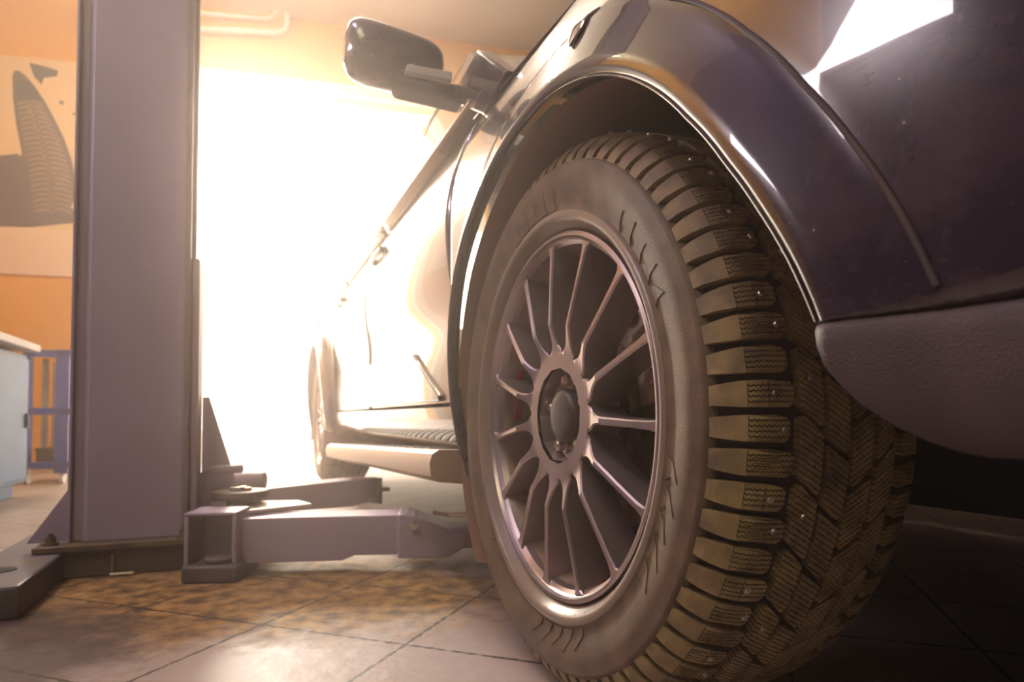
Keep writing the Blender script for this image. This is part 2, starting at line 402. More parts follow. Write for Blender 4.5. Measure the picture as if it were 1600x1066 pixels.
def siped(conv, nstrip, slope=0.0, gap=0.0015, amp=0.0008, per=0.0046):
    """split a convex block into strips divided by wavy sipes"""
    s0 = min(p[0] for p in conv); s1 = max(p[0] for p in conv)
    ys = [p[1] - slope * (p[0] - s0) for p in conv]; y0 = min(ys); y1 = max(ys)
    pitch = (y1 - y0) / nstrip; out = []
    m_ = max(4, int((s1 - s0) / (per / 2)) + 1)
    xs = [s0 + (s1 - s0) * k / m_ for k in range(m_ + 1)]
    def edge(k, sgn):
        base = y0 + k * pitch
        if k == 0: return [(x, y0 - 0.01 + slope * (x - s0)) for x in xs]
        if k == nstrip: return [(x, y1 + 0.01 + slope * (x - s0)) for x in xs]
        return [(x, base + slope * (x - s0) + sgn * gap / 2 + (amp if i % 2 else -amp)) for i, x in enumerate(xs)]
    for k in range(nstrip):
        poly = edge(k, 1) + edge(k + 1, -1)[::-1]
        c = clip(poly, conv)
        if len(c) >= 3: out.append(c)
    return out
NSH = 76; PS = 2 * math.pi * RT / NSH; PC = PS * 2
def make_tyre(name, parent, loc):
    car = [(-0.004, 0.2535), (-0.001, 0.2575), (0.004, 0.262), (0.010, 0.2655), (0.0135, 0.270), (0.0145, 0.2745), (0.0125, 0.279), (0.0105, 0.282),
           (0.011, 0.290), (0.0145, 0.302), (0.0175, 0.315), (0.0178, 0.325), (0.0145, 0.336), (0.0150, 0.3385), (0.0120, 0.3405), (0.008, 0.343)]
    inner = []
    for k in range(0, 41):
        s = 0.006 + (LEN - 0.012) * k / 40
        o, r, (no, nr) = prof_at(s)
        if nr < 0: no, nr = -no, -nr
        inner.append((o - no * 0.0085, r - nr * 0.0085))
    rev = [(-0.236 - o, r) for o, r in reversed(car)]
    prof = car + inner + rev
    b = MB(); b.lathe_y(prof, 180)
    nb_car = len(b.f)
    # raised saw-tooth mouldings and ticks on the sidewall
    def wall_pt(r, ang, h):
        for i in range(len(car) - 1):
            if car[i][1] <= r <= car[i + 1][1]:
                t = (r - car[i][1]) / (car[i + 1][1] - car[i][1]); o = car[i][0] + (car[i + 1][0] - car[i][0]) * t; break
        else: o = 0.01
        return (r * math.cos(ang), o + h, r * math.sin(ang))
    def wall_patch(poly, h=0.0012):
        n = len(poly); P = [wall_pt(r, a, h) for r, a in poly] + [wall_pt(r, a, -0.001) for r, a in poly]
        b.add(P, [tuple(range(n))] + [(i, (i + 1) % n, n + (i + 1) % n, n + i) for i in range(n)])
    for k in range(6):
        c = R(60 * k + 8)
        for j in range(5):
            a0 = c + R(j * 6.0)
            wall_patch([(0.2835, a0), (0.294, a0 + R(1.0)), (0.308 + 0.004 * (j % 2), a0 + R(4.6)), (0.292, a0 + R(4.0)), (0.2835, a0 + R(5.2))])
    for k in range(60):
        a0 = R(6 * k); wall_patch([(0.2655, a0), (0.276, a0 + R(0.12)), (0.276, a0 + R(0.32)), (0.2655, a0 + R(0.2))], 0.0006)
    nf0 = len(b.f)
    # shoulder blocks
    for i in range(NSH):
        y0 = i * PS
        for mir in (False, True):
            yy = y0 + (PS * 0.5 if mir else 0)
            e = 0.080 if i % 2 else 0.075
            for (a, c_) in ((0.0, 0.006), (0.006, 0.012), (0.012, 0.018), (0.018, 0.024), (0.024, 0.030), (0.030, 0.036)):
                lo = lambda s: 0.0026 - 0.0026 * min(1, s / 0.03); hi = lambda s: 0.0222 + 0.0023 * min(1, s / 0.03)
                tread_prism(b, [(a, lo(a)), (c_, lo(c_)), (c_, hi(c_)), (a, hi(a))], yy, mir=mir)
            conv = [(0.0365, 0.0), (0.06, 0.0), (e - 0.004, 0.0022), (e, 0.006), (e, 0.0205), (e - 0.006, 0.0248), (0.0365, 0.0245)]
            if i % 3 == 1:
                conv2 = [(0.0365, 0.0), (0.054, 0.0), (0.054, 0.0247), (0.0365, 0.0245)]
                conv3 = [(0.0555, 0.0), (e - 0.004, 0.0022), (e, 0.006), (e, 0.0205), (e - 0.006, 0.0248), (0.0555, 0.0247)]
                S = siped(conv2, 5) + siped(conv3, 5)
            else: S = siped(conv, 5)
            for p in S: tread_prism(b, p, yy, mir=mir)
    # slanted inner blocks
    for i in range(NSH // 2):
        for mir in (False, True):
            yy = i * PC + (PC * 0.5 if mir else 0)
            q = [(0.0860, 0.003), (0.0915, 0.001), (0.1125, 0.018), (0.1125, 0.072), (0.1085, 0.0735), (0.0860, 0.0545)]
            for p in siped(q, 11, slope=0.55): tread_prism(b, p, yy, mir=mir)
            h_ = LEN / 2 - 0.0018
            q = [(0.1180, 0.028), (h_, 0.045), (h_, 0.095), (h_ - 0.006, 0.099), (0.1180, 0.082)]
            for p in siped(q, 10, slope=0.55): tread_prism(b, p, yy, mir=mir)
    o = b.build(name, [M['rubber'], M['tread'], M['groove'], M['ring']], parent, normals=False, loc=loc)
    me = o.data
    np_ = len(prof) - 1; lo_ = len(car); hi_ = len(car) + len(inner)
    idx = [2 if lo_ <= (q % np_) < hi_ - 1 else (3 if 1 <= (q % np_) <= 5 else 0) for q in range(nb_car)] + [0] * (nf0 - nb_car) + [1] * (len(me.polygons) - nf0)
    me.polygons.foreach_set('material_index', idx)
    me.polygons.foreach_set('use_smooth', [True] * nb_car + [False] * (len(me.polygons) - nb_car))
    return o
def make_rim(parent, loc):
    b = MB()
    # rolled lip and barrel
    b.lathe_y([(-0.012, 0.247), (-0.003, 0.2535), (0.0015, 0.2535), (0.0030, 0.2505), (0.0025, 0.2475), (-0.003, 0.2455), (-0.006, 0.2430), (-0.010, 0.2375), (-0.020, 0.2345)], 160)
    # spider: one closed outline per spoke sector, front face plus side walls
    st = [(0.066, None), (0.086, None), (0.0925, 0.0150), (0.099, 0.0102), (0.108, 0.0070), (0.120, 0.0054), (0.130, 0.0050), (0.1305, 0.0050), (0.180, 0.0046), (0.225, 0.0052), (0.237, 0.0070), (0.2425, 0.0120)]
    def front(r):
        if r <= 0.095: return -0.006
        if r <= 0.130: return -0.006 + 0.009 * (r - 0.095) / 0.035
        return 0.003 - 0.007 * (r - 0.130) / 0.113
    n = 15
    for k in range(n):
        th = R(24 * k + 14.8)
        fr_, bk = [], []
        for r, w in st:
            hw = math.tan(R(12)) * r if w is None else w
            dep = 0.022 if r < 0.09 else 0.050
            row = []
            for q, (x, dz) in enumerate(((-hw, -dep), (-hw, -0.0022), (-hw + 0.0022, 0), (hw - 0.0022, 0), (hw, -0.0022), (hw, -dep))):
                if w is None and q in (1, 4): dz = 0
                if w is None and q in (2, 3): x = x * 0.7
                dd = math.hypot(r, x) if False else r
                row.append((r * math.cos(th) - x * math.sin(th), front(r) + dz, r * math.sin(th) + x * math.cos(th)))
            fr_.append(row)
        b.grid(fr_)
    # pocket behind the centre
    b.lathe_y([(-0.010, 0.0665), (-0.030, 0.063), (-0.034, 0.052), (-0.034, 0.030)], 10)
    b.lathe_y([(-0.034, 0.052), (-0.045, 0.07), (-0.05, 0.095), (-0.05, 0.07)], 30)
    rim = b.build('wheel_rim', M['rim'], parent, smooth=True, angle=14, loc=loc)
    c = MB(); c.lathe_y([(-0.034, 0.0375), (-0.016, 0.0370), (-0.0125, 0.0350), (-0.011, 0.032), (-0.0098, 0.020), (-0.0095, 0.0002)], 48)
    c.build('centre_cap', M['cap'], rim, smooth=True, angle=40)
    for k in range(5):
        a = R(72 * k + 18 - 76); x, z = 0.0505 * math.cos(a), 0.0505 * math.sin(a)
        m_ = MB(); m_.cyl((x, -0.036, z), (x, -0.020, z), 0.0088, n=6); m_.cyl((x, -0.020, z), (x, -0.0165, z), 0.0072, 0.005, n=16)
        m_.cyl((x, -0.034, z), (x, -0.030, z), 0.0115, n=20)
        o = m_.build('wheel_bolt', M['steel'], rim, smooth=True, angle=30)
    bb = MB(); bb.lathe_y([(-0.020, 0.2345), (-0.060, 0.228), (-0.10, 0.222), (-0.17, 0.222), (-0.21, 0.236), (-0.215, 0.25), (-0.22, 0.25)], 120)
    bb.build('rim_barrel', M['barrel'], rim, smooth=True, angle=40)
    for a0, a1 in ((-2, 12), (14, 20), (-37, -33), (-58, -54), (-82, -77), (-108, -98), (84, 90), (101, 108)):
        rs = MB(); rs.grid([[(0.2285 * math.cos(R(a0 + (a1 - a0) * q / 10)), oo, 0.2285 * math.sin(R(a0 + (a1 - a0) * q / 10))) for oo in (-0.036, -0.050)] for q in range(11)])
        rs.build('red_rim_mark', M['red'], rim, solid=0.001)
    return rim
def make_brake(parent, loc):
    b = MB(); b.lathe_y([(-0.085, 0.06), (-0.072, 0.062), (-0.072, 0.085), (-0.088, 0.088), (-0.088, 0.165), (-0.114, 0.165), (-0.114, 0.05)], 80)
    d = b.build('brake_disc', M['rust'], parent, smooth=True, angle=30, loc=loc)
    c = MB()
    P = []
    for k in range(9):
        a = R(118 + k * 7); P.append([((rr) * math.cos(a), oo, rr * math.sin(a)) for rr, oo in ((0.112, -0.078), (0.118, -0.066), (0.150, -0.060), (0.184, -0.068), (0.190, -0.085), (0.190, -0.14), (0.112, -0.14))])
    c.grid(P); c.add(P[0], [tuple(range(7))]); c.add(P[-1], [tuple(range(7))])
    for k in (1.5, 6.5):
        a = R(118 + k * 7); c.cyl((0.165 * math.cos(a), -0.075, 0.165 * math.sin(a)), (0.165 * math.cos(a), -0.050, 0.165 * math.sin(a)), 0.012, n=6)
    c.build('brake_caliper', M['caliper'], parent, bevel=0.003, smooth=True, loc=loc)
    k_ = MB(); k_.tube([(0.02, -0.2, 0.05), (0.01, -0.19, 0.2), (-0.01, -0.2, 0.42)], 0.03, 16); k_.cyl((0, -0.11, 0), (0, -0.6, 0.02), 0.03, n=20)
    k_.build('suspension_strut', M['rust'], parent, smooth=True, loc=loc)

# ------------------------------------------------------------------ the car
CX, CY, ZC = 0.058, 0.90, 0.384
car = thing('sport_utility_vehicle', 'glossy black car with dirty paintwork parked beside the blue lift column', 'car', (CX, CY, 0), R(112.5))
tyre = make_tyre('tyre', car, (0, 0, ZC)); tyre['label'] = 'front tyre with dusty studded winter tread'
rim = make_rim(car, (0, 0, ZC))
make_brake(car, (0, 0, ZC))
WB = 3.05
tyre2 = tyre.copy(); COL.objects.link(tyre2); tyre2.parent = car; tyre2.location = (WB, 0, ZC); tyre2['label'] = 'rear tyre'
tyre2.rotation_euler = (0, R(13), 0)
rim2 = rim.copy(); COL.objects.link(rim2); rim2.parent = car; rim2.location = (WB, 0, ZC)
for ch in list(rim.children):
    c = ch.copy(); COL.objects.link(c); c.parent = rim2
# studs in the near side of the front tyre
sm = MB(); sm.cyl((0, 0, -0.001), (0, 0, 0.0006), 0.0036, n=14); sm.cyl((0, 0, 0.0006), (0, 0, 0.0022), 0.0026, 0.0019, n=10)
stud0 = None
def stud(s, y):
    global stud0
    p = Vector(tread_pt(s, y, 0)); q = Vector(tread_pt(s, y, 0.01)); d = (q - p).normalized()
    if stud0 is None:
        stud0 = sm.build('stud', M['steel'], tyre, smooth=True, angle=30); o = stud0
    else:
        o = stud0.copy(); COL.objects.link(o); o.parent = tyre
    o.location = p; o.rotation_euler = d.to_track_quat('Z', 'Y').to_euler()
cnt = 0
for i in range(NSH):
    ang = (i * PS + 0.012) / RT
    if not (R(95) < ang < R(250)): continue
    if i % 3 == 0: continue
    stud(0.069 if i % 3 == 2 else 0.060, i * PS + (0.0120 if i % 2 else 0.0135)); cnt += 1
for i in range(NSH // 2):
    ang = (i * PC) / RT
    if R(130) < ang < R(240) and i % 2 == 0: stud(0.098, i * PC + 0.03)

AX, AZ = -0.032, 0.382   # centre of the front arch
LIPT = [(-25, 0.47), (0, 0.486), (8, 0.459), (14, 0.450), (21, 0.438), (28, 0.428), (38, 0.420), (51, 0.416), (65, 0.413), (78, 0.410), (94, 0.407), (116, 0.411), (141, 0.420), (164, 0.412), (175, 0.407), (189, 0.398), (230, 0.39)]
def lipr(ph):
    for i in range(len(LIPT) - 1):
        a, b_ = LIPT[i], LIPT[i + 1]
        if a[0] <= ph <= b_[0]:
            t = (ph - a[0]) / (b_[0] - a[0]); t = t * t * (3 - 2 * t) if False else t
            return a[1] + (b_[1] - a[1]) * t
    return 0.41
def polar(a, z, ax): return math.degrees(math.atan2(z - AZ, -(a - ax))) % 360 if z >= AZ or a > ax else math.degrees(math.atan2(z - AZ, -(a - ax)))
def lipat(a, z, ax): return lipr(polar(a, z, ax)) if ax == AX else 0.42
def flare(r, w=1.0):
    # r is measured so that the lip sits at 0.42; w = how far the surface falls back outside the band
    if r < 0.43: return 0.045 + 0.004 * (r - 0.42) / 0.01
    if r < 0.492: return 0.049 - 0.020 * (r - 0.43) / 0.062
    lo = 0.029 * (1 - w)
    if r < 0.530:
        t = (r - 0.492) / 0.038; t = t * t * (3 - 2 * t); return 0.029 + (lo - 0.029) * t
    return lo
def body_o(a, z):
    # depth of the painted side at height z
    o = 0.004
    if z > 0.80: o -= 0.55 * (z - 0.80) ** 2 * (1 if z < 1.0 else 1) * 2.2
    if z < 0.72: o -= 0.10 * (0.72 - z) ** 2 * 2.0
    if a < -0.25:
        t = min(1, (-0.25 - a) / 0.25); o += 0.004 * t * t * (3 - 2 * t)
    if a < -0.52: o -= 0.55 * (-0.52 - a) ** 2
    if a > WB - 1.0: o -= 0.0
    return o
def rest_o(a, z, ax=AX):
    r = math.hypot(a - ax, z - AZ) - lipat(a, z, ax) + 0.42
    ph = polar(a, z, ax) if ax == AX else 90
    w = min(1.0, max(0.0, (ph - 42) / 45)); w = w * w * (3 - 2 * w)
    return body_o(a, z) + flare(r, w)
def fender_grid(ax, a0, a1, z_lo, z_hi, ph0, ph1, lip=0.42, NP=110):
    """polar sheet round an arch, out to a rectangle. ph measured from -a (front) upwards"""
    rows = []; lip0 = lip
    for i in range(NP + 1):
        lip = lipr(ph0 + (ph1 - ph0) * i / NP) if ax == AX else lip0
        ph = R(ph0 + (ph1 - ph0) * i / NP); dx, dz = -math.cos(ph), math.sin(ph)
        rm = 9.0
        if dx < -1e-6: rm = min(rm, (a0 - ax) / dx)
        if dx > 1e-6: rm = min(rm, (a1 - ax) / dx)
        if dz > 1e-6: rm = min(rm, (z_hi - AZ) / dz)
        if dz < -1e-6: rm = min(rm, (z_lo - AZ) / dz)
        rr = [lip + 0.006, lip, lip + 0.003, lip + 0.010, lip + 0.022, lip + 0.036, lip + 0.050, lip + 0.062, lip + 0.070, lip + 0.078, lip + 0.086, lip + 0.094, lip + 0.102, lip + 0.112]
        base = rr[-1]
        if rm < base + 0.02:
            rr = [min(r, rm - 0.0001 * (14 - q)) for q, r in enumerate(rr)]; base = rr[-1]
        for k in range(1, 13): rr.append(base + (rm - base) * k / 12)
        row = []
        for q, r in enumerate(rr):
            a = ax + r * dx; z = AZ + r * dz
            o = rest_o(a, z, ax)
            if q == 0: o = rest_o(a, z, ax) - 0.022
            if q == 1: o -= 0.002
            row.append((a, o, z))
        rows.append(row)
    return rows
# front fender: arch, flare, and the painted corner ahead of it
b = MB(); rows = fender_grid(AX, -1.05, 0.478, 0.30, 1.00, 8.1, 197)
# the lower front edge runs level at z = 0.447
rows.insert(0, [(a, rest_o(a, 0.4475) - (0.022 if q == 0 else 0.0), 0.447) for q, (a, o, z) in enumerate(rows[0])])
b.grid(rows)
b.build('front_fender', M['paint'], car, smooth=True, angle=60, solid=0.002)
# bonnet side rising inwards from the fender top
b = MB(); pts = []
for i in range(40):
    a = -1.05 + (0.478 + 1.05) * i / 39; row = []
    for k, (dz, do) in enumerate(((0, 0), (0.02, -0.022), (0.04, -0.055), (0.058, -0.11), (0.072, -0.20), (0.085, -0.40), (0.09, -0.9))):
        row.append((a, rest_o(a, 1.0) + do, 1.0 + dz + 0.05 * max(0, a) ))
    pts.append(row)
b.grid(pts); b.build('bonnet', M['paint'], car, smooth=True, angle=60, solid=0.002)
# wing repeater lamp with chrome ring
ro = rest_o(-0.10, 0.862)
b = MB(); P = []
for k in range(40):
    t = 2 * math.pi * k / 40; a_ = -0.135 + 0.013 * math.cos(t); z_ = 0.858 + 0.026 * math.sin(t)
    P.append((a_, rest_o(a_, z_) + 0.003, z_))
P.append(P[0]); b.tube(P, 0.0022, 8); b.build('repeater_ring', M['chrome'], car, smooth=True)
b = MB(); pl = []
for k in range(24):
    t = 2 * math.pi * k / 24; a_ = -0.135 + 0.011 * math.cos(t); z_ = 0.858 + 0.023 * math.sin(t); pl.append((a_, rest_o(a_, z_) + 0.004, z_))
b.add(pl, [tuple(range(24))]); b.build('repeater_lens', M['steel'], car, solid=0.003)
# arch edge bead that catches the light
b = MB(); P = []
for i in range(121):
    pd = 8.2 + 188 * i / 120; ph = R(pd); a_ = AX - lipr(pd) * math.cos(ph); z_ = AZ + lipr(pd) * math.sin(ph)
    P.append((a_, rest_o(a_, z_) + 0.0002, z_))
b.tube(P, 0.0015, 8); b.build('arch_bead', M['paint'], car, smooth=True)
# flare seam strip
b = MB(); P = []
for i in range(121):
    pd = 8.3 + 46 * i / 120; ph = R(pd); rr = lipr(pd) + 0.074; a_ = AX - rr * math.cos(ph); z_ = AZ + rr * math.sin(ph)
    P.append((a_, rest_o(a_, z_) + 0.0015, z_))
b.tube(P, 0.0022, 8); b.build('flare_seam', M['black_plastic'], car, smooth=True)
# wheel-arch liner
b = MB(); rows = []
for i in range(91):
    pd = 8.5 + 212 * i / 90; ph = R(pd); row = []; l_ = lipr(pd)
    for (r, o) in ((l_ + 0.004, 0.020), (l_ + 0.010, 0.0), (l_ + 0.016, -0.03), (l_ + 0.02, -0.15), (l_ + 0.02, -0.36), (l_ + 0.01, -0.42)):
        row.append((AX - r * math.cos(ph), o, AZ + r * math.sin(ph)))
    rows.append(row)
b.grid(rows); b.build('arch_liner', M['liner'], car, smooth=True, angle=50)
# lower bumper corner of rough plastic
b = MB(); rows = []
zt = [0.4445, 0.440, 0.43, 0.416, 0.402, 0.389, 0.376, 0.367, 0.361, 0.358, 0.358]
lf = [-0.4866, -0.4875, -0.491, -0.498, -0.508, -0.519, -0.535, -0.549, -0.560, -0.566, -0.566]
of = [0.0005, 0.003, 0.004, 0.004, 0.003, 0.001, -0.003, -0.008, -0.016, -0.030, -0.10]
for z, l, o in zip(zt, lf, of):
    row = [(l + 0.002, rest_o(l, 0.4475) + o - 0.02, z)]
    for k in range(60):
        a = l + (-1.05 - l) * (k / 59) ** 1.6
        row.append((a, rest_o(a, 0.4475) + o, z))
    rows.append(row)
b.grid(rows); b.build('lower_bumper', M['black_plastic'], car, smooth=True, angle=60, solid=0.003)

# doors
def door(name, a0, a1, z0, z1):
    b = MB(); rows = []
    zs = [z0 + (z1 - z0) * k / 40 for k in range(41)]
    for z in zs:
        row = []
        for k in range(25):
            a = a0 + (a1 - a0) * k / 24
            o = body_o(0.6, z)
            # scalloped lower door
            o -= 0.016 * math.exp(-((z - 0.62) / 0.10) ** 2)
            row.append((a, o, z))
        rows.append(row)
    rows = [[(a, o - 0.012, z) for a, o, z in [(p[0], p[1], p[2]) for p in rows[0]]]] + rows
    b.grid(rows)
    return b.build(name, M['paint'], car, smooth=True, angle=60, solid=0.002)
d1 = door('front_door', 0.484, 1.52, 0.414, 1.055)
d2 = door('rear_door', 1.526, 2.47, 0.414, 1.055)
for d, a in ((d1, 1.38), (d2, 2.33)):
    h = MB(); o = body_o(0.6, 0.93)
    h.tube([(a - 0.11, o - 0.005, 0.93), (a - 0.10, o + 0.010, 0.932), (a, o + 0.014, 0.934), (a + 0.08, o + 0.010, 0.932), (a + 0.09, o - 0.005, 0.93)], 0.012, 10)
    h.build('door_handle', M['paint'], d, smooth=True)
# rocker under the doors, dropping to the sill
b = MB(); rows = []
for z, o in ((0.408, -0.014), (0.404, -0.008), (0.38, -0.010), (0.35, -0.016), (0.325, -0.030), (0.30, -0.07), (0.29, -0.2)):
    rows.append([(0.36 + (WB - 0.44 - 0.36) * k / 20, o, z) for k in range(21)])
b.grid(rows); b.build('rocker_panel', M['paint'], car, smooth=True, angle=60, solid=0.002)
# moulded cladding on the lower front door
b = MB(); poly = [(0.60, 0.418), (1.62, 0.418), (1.62, 0.566), (0.98, 0.566), (0.90, 0.562), (0.84, 0.548), (0.79, 0.525), (0.60, 0.430)]
def clad(x, y, h): return (x, body_o(0.6, y) - 0.016 * math.exp(-((y - 0.62) / 0.10) ** 2) + h, y)
b.prism(poly, -0.002, 0.010, clad); b.build('door_cladding', M['paint'], car, bevel=0.004)
# rear quarter with arch
b = MB(); b.grid(fender_grid(WB, WB - 0.575, WB + 0.86, 0.30, 1.055, -17, 197, NP=80))
b.build('rear_quarter', M['paint'], car, smooth=True, angle=60, solid=0.002)
b = MB(); rows = []
for i in range(61):
    ph = R(-20 + 220 * i / 60)
    rows.append([(WB - r * math.cos(ph), o, AZ + r * math.sin(ph)) for (r, o) in ((0.424, 0.020), (0.45, -0.03), (0.45, -0.36))])
b.grid(rows); b.build('rear_arch_liner', M['liner'], car, smooth=True)
# running board
b = MB(); pts = []
def board_sec(w0, w1, zt, zb): return [(w0, zt), (w1 - 0.02, zt + 0.004), (w1 - 0.006, zt - 0.004), (w1, zt - 0.022), (w1 - 0.003, zb + 0.012), (w1 - 0.02, zb), (w0 + 0.03, zb - 0.012), (w0, zb - 0.012)]
for k in range(31):
    a = 0.43 + 2.02 * k / 30; t = max(0, (a - 2.2) / 0.25); w1 = 0.062 - 0.06 * t * t
    pts.append([(a, y, z - 0.032 * (a - 0.43)) for y, z in board_sec(-0.10, w1, 0.313, 0.252)])
b.grid([r + [r[0]] for r in pts]); b.add(pts[0], [tuple(range(8))]); b.add(pts[-1], [tuple(range(8))])
rb = b.build('running_board', M['board'], car, smooth=True, angle=40)
for k in range(26):
    if k > 24: break
for j in range(1):
    t = MB()
    for k in range(24): t.box(0.52 + 0.072 * k, 0.56 + 0.072 * k, -0.03, 0.038, 0.316, 0.3195, lambda x, y, z: (x, y, z - 0.032 * (x - 0.43)))
    t.build('step_tread', M['black_plastic'], rb, bevel=0.001)
for a in (0.75, 1.6, 2.2):
    t = MB(); t.box(a, a + 0.05, -0.35, -0.02, 0.245 - 0.032 * (a - 0.4), 0.285 - 0.032 * (a - 0.4)); t.build('board_bracket', M['dark'], car)
# underbody and bulkhead so that no light leaks through the shell
b = MB(); b.box(0.44, WB - 0.5, -1.7, -0.11, 0.27, 0.33); b.box(0.47, 3.75, -1.72, -0.10, 0.33, 0.42)
b.box(-0.95, -0.60, -1.7, -0.34, 0.37, 0.44); b.box(-0.52, 0.44, -1.35, -0.46, 0.26, 0.95)
b.build('underbody', M['dark'], car)
b = MB()
b.box(0.45, 3.8, -1.80, -1.78, 0.3, 1.05); b.box(-1.04, 0.45, -1.80, -1.78, 0.45, 1.0); b.box(-1.06, -1.0, -1.78, -0.2, 0.36, 0.98); b.box(3.86, 3.9, -1.75, -0.05, 0.35, 1.06)
b.box(-1.0, 0.45, -1.78, -0.9, 1.08, 1.095)
b.build('far_side_body', M['paint'], car)
# far-side wheels
for a in (0, WB):
    t = MB(); t.lathe_y([(-1.53, 0.25), (-1.53, 0.34), (-1.56, 0.38), (-1.75, 0.38), (-1.78, 0.34), (-1.78, 0.25), (-1.66, 0.1), (-1.66, 0.001)], 64)
    o = t.build('tyre', M['rubber'], car, smooth=True, loc=(a, 0, ZC)); o['label'] = 'tyre on the far side of the car'
# greenhouse
def gl(a, z):  # leaning glass plane
    return -0.045 - (z - 1.055) * 0.42
def pane(name, poly, m, th=0.006, off=0.0):
    b = MB(); b.prism(poly, -th, 0, lambda a, z, h: (a, gl(a, z) + h + off, z)); return b.build(name, m, car)
pane('front_side_window', [(0.74, 1.06), (1.50, 1.06), (1.50, 1.50), (1.27, 1.50)], M['glass'])
pane('rear_side_window', [(1.58, 1.06), (2.45, 1.06), (2.45, 1.50), (1.58, 1.50)], M['glass'])
pane('quarter_window', [(2.53, 1.08), (3.25, 1.10), (3.05, 1.48), (2.53, 1.50)], M['glass'])
pane('a_pillar', [(0.40, 1.05), (0.74, 1.05), (1.27, 1.50), (1.50, 1.50), (1.50, 1.56), (1.12, 1.56)], M['paint'], 0.03, 0.004)
pane('b_pillar', [(1.50, 1.05), (1.58, 1.05), (1.58, 1.51), (1.50, 1.51)], M['paint'], 0.02, 0.003)
pane('c_pillar', [(2.45, 1.05), (2.53, 1.05), (2.53, 1.51), (2.45, 1.51)], M['paint'], 0.02, 0.003)
pane('roof_rail', [(1.12, 1.505), (3.2, 1.505), (3.6, 1.06), (3.7, 1.06), (3.3, 1.56), (1.12, 1.56)], M['paint'], 0.03, 0.004)
b = MB(); b.prism([(0.47, -0.05), (3.70, -0.05), (3.70, 0.0), (0.47, 0.0)], 1.054, 1.062, lambda x, y, h: (x, y - 0.03, h)); b.build('window_moulding', M['chrome'], car, bevel=0.002)
b = MB(); rows = []
for k in range(12):
    a = 1.12 + 2.2 * k / 11; rows.append([(a, -0.26 - w, 1.56 + 0.05 * (1 - ((w - 0.67) / 0.67) ** 2) + 0.02 * math.sin(math.pi * k / 11)) for w in [1.34 * q / 10 for q in range(11)]])
b.grid(rows); b.build('roof', M['paint'], car, smooth=True, solid=0.01)
b = MB(); rows = []
for k in range(6):
    t = k / 5; a = 0.42 + 0.72 * t; z = 1.075 + 0.49 * t
    rows.append([(a - 0.16 * math.sin(math.pi * q / 8), -0.09 - 0.17 * t - (1.6 - 0.26 * t) * q / 8, z) for q in range(9)])
b.grid(rows); b.build('windscreen', M['glass'], car, smooth=True, solid=0.005)
# mirror: triangular foot, arm and housing
b = MB(); pl = [(0.658, 1.145), (0.438, 1.155), (0.279, 1.027), (0.399, 0.996)]
b.prism(pl, -0.03, 0.012, lambda a, z, h: (a, -0.052 + h, z)); b.build('mirror_foot', M['paint'], car, bevel=0.006, smooth=True)
b = MB()
b.prism([(0.00, 1.105), (0.155, 1.112), (0.165, 1.13), (0.00, 1.148)], 0.57, 0.635, lambda y, z, a: (a, y - 0.06, z))
arm_m = b.build('mirror_arm', M['black_plastic'], car, bevel=0.008, smooth=True, seg=3)
b = MB(); rows = []
for i in range(25):       # loft along the outward direction
    t = i / 24; o = -0.012 + 0.222 * t
    e = max(0.0, 1 - abs(2 * t - 1) ** 5.0) ** (1 / 2.6) if 0 < t < 1 else 0.0
    hz = 0.070 * (0.25 + 0.75 * e) * (1.0 - 0.15 * (1 - t)) * (1 if 0 < t < 1 else 0.25); hx = 0.052 * (0.3 + 0.7 * e)
    if i in (0, 24): hz, hx = 0.03, 0.02
    cz = 1.180 + 0.016 * t
    row = []
    for k in range(32):
        u_ = 2 * math.pi * k / 32; cx, sz = math.cos(u_), math.sin(u_)
        sg = lambda v, p: math.copysign(abs(v) ** p, v)
        dx = hx * sg(cx, 0.8) * (1.25 if cx < 0 else 0.8)
        row.append((0.615 + dx, o, cz + hz * sg(sz, 0.75)))
    rows.append(row + [row[0]])
b.grid(rows); b.add(rows[0][:-1], [tuple(range(32))]); b.add(rows[-1][:-1], [tuple(range(32))])
mh = b.build('mirror_housing', M['paint'], car, smooth=True, angle=80)
b = MB(); b.prism([(-0.045, 1.128), (0.06, 1.128), (0.055, 1.146), (-0.045, 1.150)], 0.55, 0.568, lambda y, z, a: (a - 0.016, y + 0.03, z))
b.build('mirror_trim', M['white'], mh, bevel=0.003)

# ------------------------------------------------------------------ two-post lift column with its arms
KX, KY = -1.045, 1.56     # front left corner of the column on its base plate
PX, PY = -NX, -NY
lift = thing('car_lift', 'blue-grey lift column with low swing arms standing left of the car', 'car lift', (KX, KY, 0), math.atan2(PY, PX))
# local: x along p (towards the car), y along u (away from the camera)
b = MB()
sec = [(0, 0), (0.012, -0.012), (0.218, -0.012), (0.230, 0), (0.230, 0.02), (0.222, 0.02), (0.222, 0.004), (0.008, 0.004), (0.008, 0.20), (0.222, 0.20), (0.222, 0.18), (0.230, 0.18), (0.230, 0.212), (-0.0, 0.212)]
b.prism(sec, 0.08, 3.4, lambda x, y, h: (x, y, h)); b.build('column', M['lift_blue'], lift, bevel=0.003)
b = MB(); b.box(-0.026, -0.001, 0.006, 0.014, 0.08, 3.4); b.box(-0.026, -0.020, -0.012, 0.006, 0.08, 3.4); b.build('column_flange', M['lift_blue'], lift, bevel=0.001)
b = MB(); b.prism([(-0.11, 0.082), (0.0, 0.082), (0.0, 0.25)], 0.09, 0.098, lambda x, z, h: (x, h - 0.09 + 0.004, z)); b.build('gusset', M['lift_blue'], lift)
